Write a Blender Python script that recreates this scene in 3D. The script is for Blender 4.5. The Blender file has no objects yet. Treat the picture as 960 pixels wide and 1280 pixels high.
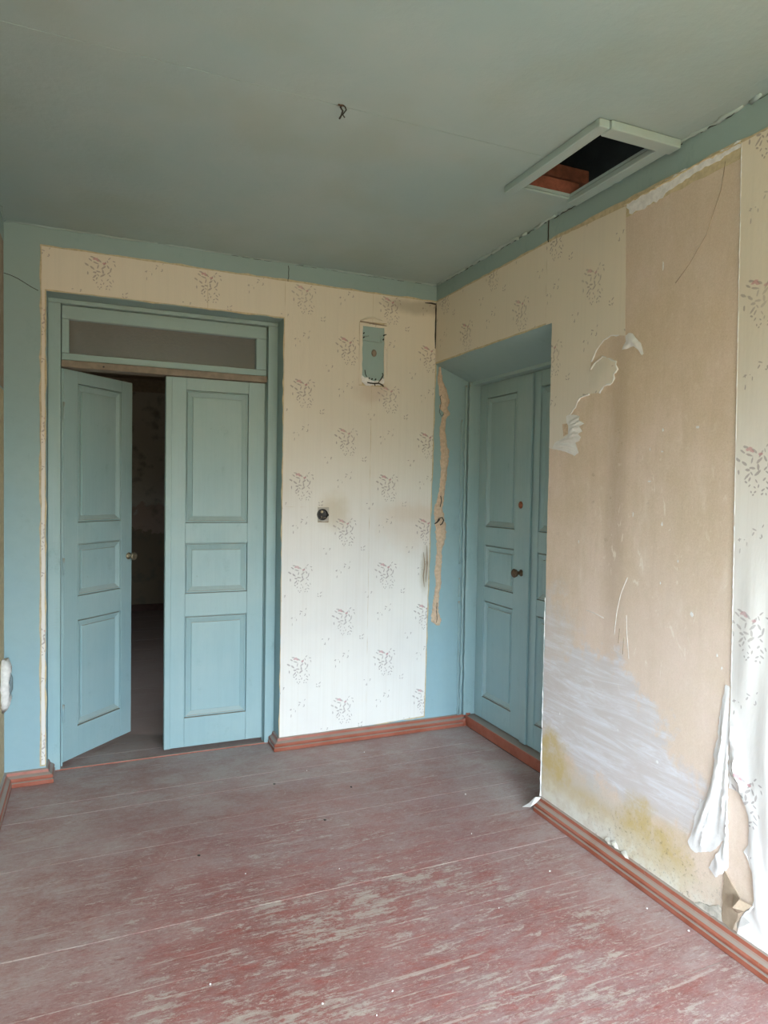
import bpy, bmesh, math, random
from mathutils import Vector, Matrix
from mathutils.geometry import tessellate_polygon
S = bpy.context.scene
col = S.collection
RX, RY = 2.35, 5.4          # room width (left wall at x=-RX), depth (rear wall at y=-RY)
H = 2.77                    # ceiling height

# ------------------------------------------------------------------ camera
cd = bpy.data.cameras.new('camera'); cam = bpy.data.objects.new('camera', cd); col.objects.link(cam)
cd.sensor_fit = 'VERTICAL'; cd.sensor_height = 24.0; cd.lens = 851.95 / 1280 * 24; cd.clip_start = .02
r_, u_, f_ = (0.919957, -0.391672, 0.016476), (-0.002588, 0.035960, 0.999350), (0.392010, 0.919402, -0.032068)
cam.matrix_world = Matrix(((r_[0], u_[0], -f_[0], -1.9471), (r_[1], u_[1], -f_[1], -3.7939), (r_[2], u_[2], -f_[2], 1.5), (0, 0, 0, 1)))
S.camera = cam
# ------------------------------------------------------------------ world: overcast sky above, dull ground below
w = bpy.data.worlds.new('sky'); S.world = w; w.use_nodes = True
nt = w.node_tree; nt.nodes.clear()
out = nt.nodes.new('ShaderNodeOutputWorld'); bg = nt.nodes.new('ShaderNodeBackground')
tc = nt.nodes.new('ShaderNodeTexCoord'); sp = nt.nodes.new('ShaderNodeSeparateXYZ'); rp = nt.nodes.new('ShaderNodeValToRGB')
nt.links.new(tc.outputs['Generated'], sp.inputs[0]); nt.links.new(sp.outputs['Z'], rp.inputs[0])
nt.links.new(rp.outputs[0], bg.inputs[0]); nt.links.new(bg.outputs[0], out.inputs[0])
e = rp.color_ramp.elements
e[0].position = 0.0; e[0].color = (.125, .105, .065, 1)
e[1].position = 0.34; e[1].color = (.80, .92, 1.04, 1)
m_ = e.new(0.05); m_.color = (.19, .18, .12, 1)
m_ = e.new(0.15); m_.color = (.58, .68, .76, 1)
bg.inputs[1].default_value = 40.0
def portal(name, loc, rot, sx, sy):
    l = bpy.data.lights.new(name, 'AREA'); l.shape = 'RECTANGLE'; l.size = sx; l.size_y = sy
    l.cycles.is_portal = True
    o = bpy.data.objects.new(name, l); col.objects.link(o); o.location = loc; o.rotation_euler = rot
WIN = [(-2.2, -.15, .75, 2.35)]          # rear window x0,x1,z0,z1
LWIN = [(-5.2, -3.95, .9, 2.3)]           # left wall window y0,y1,z0,z1
portal('rear_daylight', (-1.175, -RY - .1, 1.55), (math.radians(-90), 0, math.radians(180)), 2.05, 1.6)
portal('side_daylight', (-RX - .1, -4.575, 1.6), (0, math.radians(-90), 0), 1.4, 1.25)
portal('next_room_fill', (-3.5, 1.3, 1.75), (0, math.radians(-90), 0), .5, .4)  # portal of an added, unseen opening that brightens the next room
S.view_settings.view_transform = 'Standard'; S.view_settings.look = 'None'
S.view_settings.exposure = 0.2; S.view_settings.gamma = 1.0; S.view_settings.use_curve_mapping = False

# ------------------------------------------------------------------ helpers
def srgb(r, g, b):
    f = lambda c: (c / 255 / 12.92) if c / 255 <= .04045 else ((c / 255 + .055) / 1.055) ** 2.4
    return (f(r), f(g), f(b), 1)
class MB:
    def __init__(s): s.v = []; s.f = []
    def box(s, x0, x1, y0, y1, z0, z1):
        n = len(s.v)
        s.v += [(x, y, z) for z in (z0, z1) for y in (y0, y1) for x in (x0, x1)]
        s.f += [tuple(n + i for i in q) for q in ((0, 2, 3, 1), (4, 5, 7, 6), (0, 1, 5, 4), (2, 6, 7, 3), (0, 4, 6, 2), (1, 3, 7, 5))]
        return s
    def loft(s, rings, closed=True, cap=True):
        n = len(s.v); k = len(rings[0])
        for r in rings: s.v += [tuple(p) for p in r]
        for i in range(len(rings) - 1):
            for j in range(k if closed else k - 1):
                a, b = n + i * k + j, n + i * k + (j + 1) % k
                s.f.append((a, b, b + k, a + k))
        if cap:
            s.f.append(tuple(n + j for j in range(k))[::-1]); s.f.append(tuple(n + (len(rings) - 1) * k + j for j in range(k)))
        return s
    def tube(s, pts, rad, k=8):
        rings = []
        for i, p in enumerate(pts):
            p = Vector(p); a = Vector(pts[max(0, i - 1)]); b = Vector(pts[min(len(pts) - 1, i + 1)])
            d = (b - a).normalized(); u = d.orthogonal().normalized(); w_ = d.cross(u)
            r = rad[i] if isinstance(rad, (list, tuple)) else rad
            rings.append([p + (u * math.cos(t) + w_ * math.sin(t)) * r for t in [2 * math.pi * j / k for j in range(k)]])
        # keep ring orientation consistent
        for i in range(1, len(rings)):
            best = min(range(k), key=lambda q: sum((rings[i][(j + q) % k] - rings[i - 1][j]).length for j in range(k)))
            rings[i] = [rings[i][(j + best) % k] for j in range(k)]
        return s.loft(rings)
    def sheet(s, pts, base, th, plane):
        """thin prism: pts = (h,z) outline; plane 'y' -> (h,-off,z); 'x' -> (-off,h,z); base offset, thickness"""
        P = (lambda h, z, o: (h, -o, z)) if plane == 'y' else (lambda h, z, o: (-o, h, z))
        n = len(s.v); k = len(pts)
        s.v += [P(h, z, base + th) for h, z in pts] + [P(h, z, base) for h, z in pts]
        for t in tessellate_polygon([[Vector((h, z, 0)) for h, z in pts]]):
            s.f.append((n + t[0], n + t[1], n + t[2])); s.f.append((n + k + t[2], n + k + t[1], n + k + t[0]))
        for j in range(k): s.f.append((n + j, n + (j + 1) % k, n + k + (j + 1) % k, n + k + j))
        return s
    def build(s, name, mat, parent=None, bevel=0, smooth=False, loc=None, kind=None):
        me = bpy.data.meshes.new(name); me.from_pydata(s.v, [], s.f); me.validate()
        bm = bmesh.new(); bm.from_mesh(me); bmesh.ops.recalc_face_normals(bm, faces=bm.faces); bm.to_mesh(me); bm.free()
        o = bpy.data.objects.new(name, me); col.objects.link(o); me.materials.append(mat)
        if smooth:
            for p in me.polygons: p.use_smooth = True
        if bevel:
            b = o.modifiers.new('bevel', 'BEVEL'); b.width = bevel; b.segments = 2; b.limit_method = 'ANGLE'; b.angle_limit = math.radians(40)
        if parent: o.parent = parent
        if loc: o.location = loc
        if kind: o['kind'] = kind
        return o
def ragged(pts, amp=.003, step=.04, seed=1, skip=()):
    R = random.Random(seed); o = []
    for i, (a, b) in enumerate(zip(pts, pts[1:] + pts[:1])):
        a = Vector(a); b = Vector(b); L = (b - a).length; n = max(1, int(L / step))
        if i in skip: n = 1
        nn = Vector((-(b - a).y, (b - a).x)).normalized() if L > 0 else Vector((0, 0))
        for j in range(n):
            p = a.lerp(b, j / n)
            if j: p = p + nn * R.uniform(-amp, amp)
            o.append((p.x, p.y))
    return o
from mathutils.geometry import delaunay_2d_cdt
def inside(p, poly):
    c = False; n = len(poly)
    for i in range(n):
        a, b = poly[i], poly[i - 1]
        if (a[1] > p[1]) != (b[1] > p[1]) and p[0] < (b[0] - a[0]) * (p[1] - a[1]) / (b[1] - a[1]) + a[0]: c = not c
    return c
def relief(name, mat, parent, plane, outl, base, fn, step=.012, th=.0012, amp=.001, seed=1, estep=None, z_max=None):
    """paper sheet with real folds: outline filled with a grid of points, each lifted off the wall by fn(h, z)"""
    o_ = ragged(outl, amp, estep or step, seed); R = random.Random(seed); pts = [Vector(p) for p in o_]; n = len(pts)
    hs = [p[0] for p in o_]; zs_ = [p[1] for p in o_]; h = min(hs)
    while h < max(hs):
        z = min(zs_)
        while z < (z_max or max(zs_)):
            q = (h + R.uniform(-.2, .2) * step, z + R.uniform(-.2, .2) * step)
            if inside(q, o_): pts.append(Vector(q))
            z += step
        h += step
    vs, es, fs = delaunay_2d_cdt(pts, [(i, (i + 1) % n) for i in range(n)], [list(range(n))], 1, 1e-6)[:3]
    m = MB(); m.v = [((v[0], -(base + fn(v[0], v[1])), v[1]) if plane == 'y' else (-(base + fn(v[0], v[1])), v[0], v[1])) for v in vs]
    m.f = [tuple(f) for f in fs]
    o = m.build(name, mat, parent, smooth=True); so = o.modifiers.new('paper', 'SOLIDIFY'); so.thickness = th; so.offset = 0
    es_ = o.modifiers.new('edges', 'EDGE_SPLIT'); es_.split_angle = math.radians(48)
    return o
def ridges(lst):
    """lst of (polyline, height, width): rounded folds along polylines, fading out at both ends"""
    def f(h, z):
        t = 0.
        for pl, a, w_ in lst:
            best = 9.; bt = 0
            for k in range(len(pl) - 1):
                ax, az = pl[k]; bx, bz = pl[k + 1]; L2 = (bx - ax) ** 2 + (bz - az) ** 2
                u = max(0, min(1, ((h - ax) * (bx - ax) + (z - az) * (bz - az)) / L2)); d = math.hypot(h - ax - u * (bx - ax), z - az - u * (bz - az))
                if d < best: best = d; bt = (k + u) / (len(pl) - 1)
            t += a * math.exp(-(best / w_) ** 2) * math.sin(math.pi * max(.02, min(.98, bt))) ** .6
        return t
    return f
def empty(name, loc=(0, 0, 0), label=None, cat=None, group=None, kind=None, rot=(0, 0, 0)):
    o = bpy.data.objects.new(name, None); col.objects.link(o); o.location = loc; o.rotation_euler = rot; o.empty_display_size = .05
    return tag(o, label, cat, group, kind)
def tag(o, label=None, cat=None, group=None, kind=None):
    for k, v in (('label', label), ('category', cat), ('group', group), ('kind', kind)):
        if v: o[k] = v
    return o

# ------------------------------------------------------------------ materials
class NT:
    def __init__(s, name, rough=.6, spec=.5):
        s.m = bpy.data.materials.new(name); s.m.use_nodes = True; s.t = s.m.node_tree
        s.b = s.t.nodes['Principled BSDF']; s.b.inputs['Roughness'].default_value = rough
        s.b.inputs['Specular IOR Level'].default_value = spec
        s.co = s.t.nodes.new('ShaderNodeTexCoord').outputs['Object']
    def n(s, ty, **k):
        x = s.t.nodes.new(ty)
        for a, b in k.items(): setattr(x, a, b)
        return x
    def l(s, a, b): s.t.links.new(a, b)
    def put(s, sock, v):
        if hasattr(v, 'is_linked') or hasattr(v, 'links'): s.l(v, sock)
        else: sock.default_value = v
    def noise(s, scale=5, detail=4, rough=.55, stretch=(1, 1, 1), co=None, dist=0, off=(0, 0, 0)):
        mp = s.n('ShaderNodeMapping'); s.l(co or s.co, mp.inputs[0]); mp.inputs['Scale'].default_value = stretch; mp.inputs['Location'].default_value = off
        x = s.n('ShaderNodeTexNoise'); s.l(mp.outputs[0], x.inputs['Vector']); x.inputs['Scale'].default_value = scale
        x.inputs['Detail'].default_value = detail; x.inputs['Roughness'].default_value = rough; x.inputs['Distortion'].default_value = dist
        return x.outputs['Fac']
    def ramp(s, v, lo, hi, a=0., b=1., smooth=True):
        x = s.n('ShaderNodeMapRange'); x.interpolation_type = 'SMOOTHSTEP' if smooth else 'LINEAR'
        s.l(v, x.inputs[0]); x.inputs[1].default_value = lo; x.inputs[2].default_value = hi; x.inputs[3].default_value = a; x.inputs[4].default_value = b
        return x.outputs[0]
    def math(s, op, a, b=0.):
        x = s.n('ShaderNodeMath', operation=op); s.put(x.inputs[0], a); s.put(x.inputs[1], b); return x.outputs[0]
    def mix(s, f, a, b, bt='MIX'):
        x = s.n('ShaderNodeMix', data_type='RGBA', blend_type=bt); s.put(x.inputs[0], f); s.put(x.inputs[6], a); s.put(x.inputs[7], b); return x.outputs[2]
    def xyz(s):
        x = s.n('ShaderNodeSeparateXYZ'); s.l(s.co, x.inputs[0]); return x.outputs
    def comb(s, x, y, z=0.):
        c = s.n('ShaderNodeCombineXYZ'); s.put(c.inputs[0], x); s.put(c.inputs[1], y); s.put(c.inputs[2], z); return c.outputs[0]
    def blob(s, h, z, h0, z0, rh, rz, soft=.35, nz=None, namp=.5):
        """soft ellipse mask in wall coordinates, edge broken by noise nz"""
        a = s.math('DIVIDE', s.math('SUBTRACT', h, h0), rh); b = s.math('DIVIDE', s.math('SUBTRACT', z, z0), rz)
        d = s.math('SQRT', s.math('ADD', s.math('MULTIPLY', a, a), s.math('MULTIPLY', b, b)))
        if nz is not None: d = s.math('ADD', d, s.math('MULTIPLY', s.math('SUBTRACT', nz, .5), namp * 2))
        return s.ramp(d, 1 - soft, 1 + soft, 1., 0.)
    def bump(s, h, strength=.3, dist=.01):
        b = s.n('ShaderNodeBump'); b.inputs['Strength'].default_value = strength; b.inputs['Distance'].default_value = dist
        s.l(h, b.inputs['Height']); s.l(b.outputs[0], s.b.inputs['Normal'])
    def color(s, c): s.put(s.b.inputs['Base Color'], c); return s.m

def paint_mat(name, c, c2, rough=.45, dust=True, grain=(1, 1, .06), gs=60, chips=0.0):
    n = NT(name, rough, .4)
    big = n.noise(3, 5); g = n.noise(gs, 3, .6, grain)
    cc = n.mix(n.ramp(big, .35, .68), c, c2)
    cc = n.mix(n.ramp(g, .35, .75, 0., .10), cc, (c[0] * .5, c[1] * .52, c[2] * .52, 1))
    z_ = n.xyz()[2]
    cc = n.mix(n.ramp(z_, .2, 1.5, .35, 0.), cc, (.27, .44, .53, 1))  # cool light low down, painted in as a bluer tint
    cc = n.mix(n.ramp(z_, 1.3, 2.6, 0., .65), cc, (.285, .365, .315, 1))  # warm, dim light near the ceiling, painted in as a duller tint
    sm = n.math('MULTIPLY', n.ramp(n.noise(7, 8, .75, (1, 1, .6), off=(3, 1, 7)), .56, .72), .38)
    cc = n.mix(sm, cc, (.17, .26, .25, 1))
    spots = n.ramp(n.noise(26, 5, .7), .70, .76)
    cc = n.mix(n.math('MULTIPLY', spots, .45), cc, srgb(120, 105, 85))
    if dust:
        ge = n.n('ShaderNodeNewGeometry'); sx = n.n('ShaderNodeSeparateXYZ'); n.l(ge.outputs['Normal'], sx.inputs[0])
        up = n.ramp(sx.outputs[2], .25, .8, 0., .8)
        cc = n.mix(up, cc, srgb(165, 150, 128))
    n.bump(g, .14, .003)
    return n.color(cc)
TEAL = (.31, .45, .455, 1); TEAL2 = (.36, .485, .475, 1)
M = {}
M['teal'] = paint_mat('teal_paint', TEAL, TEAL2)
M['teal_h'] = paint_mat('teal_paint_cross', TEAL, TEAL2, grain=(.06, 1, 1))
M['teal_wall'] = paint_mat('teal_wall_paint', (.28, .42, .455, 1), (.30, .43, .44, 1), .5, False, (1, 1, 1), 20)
def ceiling_mat():
    n = NT('ceiling_paint', .6, .3)
    a = n.noise(1.3, 5, .6); b = n.noise(40, 4, .6)
    c = n.mix(n.ramp(a, .35, .7), (.33, .435, .415, 1), (.385, .46, .425, 1))
    c = n.mix(n.ramp(n.noise(2.2, 3, .5, off=(4, 2, 0)), .45, .7, 0., .35), c, (.33, .37, .29, 1))
    n.bump(n.math('ADD', b, n.math('MULTIPLY', a, 3.)), .25, .006)
    return n.color(c)
M['ceil'] = ceiling_mat()

def floral(n, h, z, h0, z0):
    """printed flower bouquets on a staggered lattice, period .535 x .532 m; returns (ink, pink) masks"""
    PX, PZ = .535, .532
    def wrapc(v, o, P):
        t = n.math('DIVIDE', n.math('SUBTRACT', v, o), P)
        t = n.math('SUBTRACT', t, n.math('ROUND', t)); return n.math('MULTIPLY', t, P)
    ax, az = wrapc(h, h0, PX), wrapc(z, z0, PZ); bx, bz = wrapc(h, h0 + PX / 2, PX), wrapc(z, z0 + PZ / 2, PZ)
    da = n.math('ADD', n.math('ABSOLUTE', ax), n.math('ABSOLUTE', az)); db = n.math('ADD', n.math('ABSOLUTE', bx), n.math('ABSOLUTE', bz))
    k = n.math('LESS_THAN', db, da)
    va, vb = n.comb(ax, az), n.comb(bx, bz)
    mx = n.n('ShaderNodeMix', data_type='VECTOR'); n.l(k, mx.inputs[0]); n.l(va, mx.inputs[4]); n.l(vb, mx.inputs[5]); p = mx.outputs[1]
    wob = n.n('ShaderNodeTexNoise'); n.l(n.comb(h, z), wob.inputs['Vector']); wob.inputs['Scale'].default_value = 120
    def leaf(x, y, a, L, W):
        mp = n.n('ShaderNodeMapping', vector_type='TEXTURE'); n.l(p, mp.inputs[0])
        mp.inputs['Location'].default_value = (x, y, 0); mp.inputs['Rotation'].default_value = (0, 0, a); mp.inputs['Scale'].default_value = (L, W, 1)
        ln = n.n('ShaderNodeVectorMath', operation='LENGTH'); n.l(mp.outputs[0], ln.inputs[0]); return ln.outputs['Value']
    R = random.Random(12); ink = []; pink = []
    def scatter(x, y, m, sx, sy, L0, L1, W0, W1, gap):
        for _ in range(m):
            for _t in range(60):
                t = R.uniform(0, 6.28); q = math.sqrt(R.random()); xx, yy = x + sx * q * math.cos(t), y + sy * q * math.sin(t)
                if all((xx - a[0]) ** 2 + (yy - a[1]) ** 2 > gap ** 2 for a in ink): break
            ink.append((xx, yy, R.choice((.5, 1.0, 2.2, -.4, 1.6, 2.7)) + R.uniform(-.4, .4), R.uniform(L0, L1), R.uniform(W0, W1)))
    scatter(-.01, .012, 18, .065, .052, .009, .0145, .003, .0048, .0175)
    scatter(.018, -.045, 13, .050, .040, .0045, .009, .0022, .0034, .013)
    scatter(.06, .045, 4, .03, .025, .006, .010, .002, .003, .013)
    scatter(.02, -.085, 5, .03, .015, .0035, .005, .0025, .0035, .011)
    for (x, y) in ((-.11, -.125), (.13, -.115), (.016, -.215), (.235, .005)):
        for _ in range(5): ink.append((x + R.uniform(-.022, .022), y + R.uniform(-.022, .022), R.uniform(0, 3.1), R.uniform(.0045, .009), R.uniform(.002, .003)))
    pink = [(-.022, .052, .3, .013, .006), (-.012, .046, -.5, .010, .005), (.02, .034, .1, .009, .005)]
    def field(lst):
        d = None
        for q in lst:
            v = leaf(*q); d = v if d is None else n.math('MINIMUM', d, v)
        d = n.math('ADD', d, n.math('MULTIPLY', n.math('SUBTRACT', wob.outputs['Fac'], .5), .9))
        return n.ramp(d, .75, 1.15, 1., 0.)
    return field(ink), field(pink)
def wallpaper_mat(name, axis, h0, z0, stains=()):
    n = NT(name, .75, .2)
    X = n.xyz(); z = X[2]
    h = X[0] if axis == 'x' else n.math('MULTIPLY', X[1], -1.)
    base = n.mix(n.ramp(n.noise(1.7, 4), .35, .65), (.79, .775, .74, 1), (.74, .725, .70, 1))
    # warm light high under the ceiling, painted into the paper as yellowing
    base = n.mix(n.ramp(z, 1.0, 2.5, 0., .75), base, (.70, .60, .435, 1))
    base = n.mix(n.ramp(n.noise(90, 2, .5, (1, 1, .02)), .4, .8, 0., .12), base, (.55, .5, .42, 1))
    nz = n.noise(9, 5, .6)
    for (sh, sz, rh, rz, amt, c) in stains:
        base = n.mix(n.math('MULTIPLY', n.blob(X[0] if axis == 'x' else X[1], z, sh, sz, rh, rz, .6, nz, .6), amt), base, c)
    ink, pink = floral(n, h, z, h0, z0)
    fade = n.ramp(n.noise(6, 2), .2, .6, .45, .95)
    c = n.mix(n.math('MULTIPLY', ink, n.math('MULTIPLY', fade, .55)), base, srgb(120, 104, 104))
    c = n.mix(n.math('MULTIPLY', pink, n.math('MULTIPLY', fade, .7)), c, srgb(190, 130, 135))
    wr = n.noise(7, 3, .5, (1, 1, .35)); fine = n.noise(150, 2, .5, (1, 1, .3))
    n.bump(n.math('ADD', n.math('MULTIPLY', wr, 1.2), n.math('MULTIPLY', fine, .12)), .35, .012)
    return n.color(c)
BR_ = srgb(170, 130, 90)
M['paper_back'] = wallpaper_mat('floral_wallpaper_back', 'x', -.85, 1.53,
    [(-.12, 1.28, .2, .14, .22, srgb(200, 165, 125)), (-.14, 1.36, .26, .05, .14, srgb(200, 165, 125)), (-.64, 1.37, .08, .09, .35, srgb(175, 150, 95)), (-.045, 1.0, .03, .12, .5, srgb(150, 140, 110)),
     (-.42, 2.1, .1, .07, .3, srgb(180, 150, 130)), (-.1, 2.62, .2, .04, .4, srgb(110, 100, 70))])
M['paper_right'] = wallpaper_mat('floral_wallpaper_right', 'y', 2.25, 1.60)
def simple(name, c, rough=.7, var=.12, scale=30, metal=0, bump=.2):
    n = NT(name, rough, .4); n.b.inputs['Metallic'].default_value = metal
    a = n.noise(scale, 5, .6)
    cc = n.mix(n.ramp(a, .3, .7), c, tuple(x * (1 - var * 2) for x in c[:3]) + (1,))
    n.bump(a, bump, .004); return n.color(cc)
M['cream'] = simple('cream_paper_layer', (.62, .51, .32, 1), .8, .12, 40)
M['white_paper'] = simple('white_torn_paper', (.80, .79, .77, 1), .8, .05, 25, bump=.5)
M['white_plaster'] = simple('white_plaster', (.85, .84, .82, 1), .8, .1, 50, bump=.6)
M['old_white'] = simple('soiled_white_paper', (.62, .58, .50, 1), .8, .2, 35, bump=.5)
M['tan'] = simple('brown_paper', (.40, .31, .22, 1), .8, .12, 30)
M['putty'] = simple('tan_putty', (.66, .50, .36, 1), .85, .12, 60, bump=.7)
M['dark'] = simple('dark_bakelite', (.02, .018, .016, 1), .35, .1, 60)
M['wire'] = simple('dark_wire', (.035, .03, .022, 1), .5, .1, 60)
M['rust'] = simple('rusty_iron', (.16, .10, .06, 1), .6, .2, 90, .4)
M['joist'] = simple('attic_timber', (.30, .10, .06, 1), .8, .2, 25)
M['attic'] = simple('attic_boards', (.04, .035, .035, 1), .9, .2, 6)
M['brownrail'] = simple('brown_undercoat', (.27, .215, .16, 1), .6, .12, 30)
M['brass'] = simple('old_brass', (.42, .35, .24, 1), .42, .2, 120, .7)
M['wood_plug'] = simple('brown_wood_plug', (.36, .10, .035, 1), .35, .15, 60)
def bare_mat():
    n = NT('bare_backing_paper', .85, .15)
    X = n.xyz(); y, z = X[1], X[2]
    st = n.noise(14, 5, .6, (1, 1, .12)); big = n.noise(2.2, 5, .6); fine = n.noise(120, 3, .6, (1, 1, .4)); nz = n.noise(7, 9, .72); nz2 = n.noise(18, 5, .65)
    c = n.mix(n.ramp(big, .35, .65), (.66, .53, .40, 1), (.73, .59, .49, 1))
    c = n.mix(n.ramp(st, .42, .75, 0., .25), c, (.55, .42, .30, 1))
    c = n.mix(n.ramp(n.noise(5, 10, .75, (1, 1, .6), off=(1, 5, 2)), .42, .68, 0., .5), c, (.60, .49, .34, 1))
    c = n.mix(n.ramp(n.noise(30, 6, .75, (1, 1, .7)), .5, .75, 0., .4), c, (.80, .69, .58, 1))
    c = n.mix(n.ramp(n.noise(40, 4, .65, (1, 1, .15)), .5, .75, 0., .2), c, (.52, .41, .30, 1))
    c = n.mix(n.ramp(n.noise(11, 4, .6, (1, 1, .25), off=(3, 3, 3)), .55, .8, 0., .6), c, (.80, .70, .61, 1))
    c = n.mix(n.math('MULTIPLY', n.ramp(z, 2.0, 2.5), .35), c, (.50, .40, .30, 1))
    gr = n.noise(170, 6, .85)
    c = n.mix(n.ramp(gr, .5, .7, 0., .35), c, (.86, .77, .67, 1)); c = n.mix(n.ramp(gr, .5, .3, 0., .35), c, (.40, .30, .21, 1))
    # darker vertical seam of the lining paper at y=-1.62
    c = n.mix(n.math('MULTIPLY', n.blob(y, z, -1.62, 1.45, .05, .75, .8, st, .5), .35), c, (.32, .23, .15, 1))
    # pinkish and paler low down
    c = n.mix(n.math('MULTIPLY', n.blob(y, z, -1.9, .7, .5, .5, .6, nz, .5), .35), c, (.78, .66, .60, 1))
    # skim-coat, brushed on in long strokes
    br = n.noise(6, 9, .78, (1, .4, 3.6), dist=.8)
    skim = n.blob(y, z, -1.5, .56, .42, .27, .16, nz, .9)
    skim2 = n.blob(y, z, -1.16, .60, .26, .42, .35, nz, .9)
    skim3 = n.blob(y, z, -1.78, .42, .30, .16, .2, nz, .9)
    sk = n.math('MAXIMUM', n.math('MAXIMUM', skim, skim3), n.math('MULTIPLY', skim2, .8))
    c = n.mix(n.math('MULTIPLY', sk, .75), c, (.58, .56, .57, 1))
    c = n.mix(n.math('MULTIPLY', sk, n.ramp(br, .42, .68, 0., .75)), c, (.77, .785, .835, 1))
    c = n.mix(n.math('MULTIPLY', n.blob(y, z, -1.4, .16, .6, .12, .6, nz, .6), .8), c, (.58, .54, .47, 1))
    # ochre damp patches and white salt at the foot
    oc = n.math('MAXIMUM', n.blob(y, z, -1.24, .25, .15, .13, .4, nz, 1.1), n.blob(y, z, -1.86, .17, .21, .12, .4, nz, 1.1))
    oc = n.math('MAXIMUM', oc, n.math('MULTIPLY', n.blob(y, z, -1.5, .17, .22, .05, .6, nz, .5), .7))
    c = n.mix(n.math('MULTIPLY', oc, n.ramp(nz2, .3, .6, .45, .95)), c, (.56, .43, .20, 1))
    salt = n.math('MULTIPLY', n.blob(y, z, -1.55, .06, .75, .10, .6, nz, 1.), n.ramp(nz2, .35, .6, .3, 1.))
    c = n.mix(n.math('MULTIPLY', salt, .75), c, (.74, .73, .66, 1))
    mould = n.math('MULTIPLY', n.ramp(n.noise(60, 6, .8), .54, .66), n.blob(y, z, -1.85, .13, .36, .13, .4, nz, .5))
    c = n.mix(n.math('MULTIPLY', mould, .55), c, (.11, .09, .06, 1))
    # scuffs
    sc = n.math('MULTIPLY', n.ramp(n.noise(24, 5, .6, (1, 1, .4), dist=1.6), .62, .68), n.blob(y, z, -1.8, 1.2, .35, .5, .6, nz, .5))
    c = n.mix(n.math('MULTIPLY', sc, .6), c, (.84, .77, .68, 1))
    dk = n.math('MULTIPLY', n.ramp(nz2, .62, .72), n.blob(y, z, -1.5, 1.55, .35, .25, .6, nz, .4))
    c = n.mix(n.math('MULTIPLY', dk, .35), c, (.25, .18, .12, 1))
    n.bump(n.math('ADD', n.math('ADD', n.math('MULTIPLY', fine, .35), n.math('MULTIPLY', big, .6)), n.math('MULTIPLY', n.math('MULTIPLY', sk, br), 1.6)), .3, .006)
    return n.color(c)
M['bare'] = bare_mat()
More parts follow.
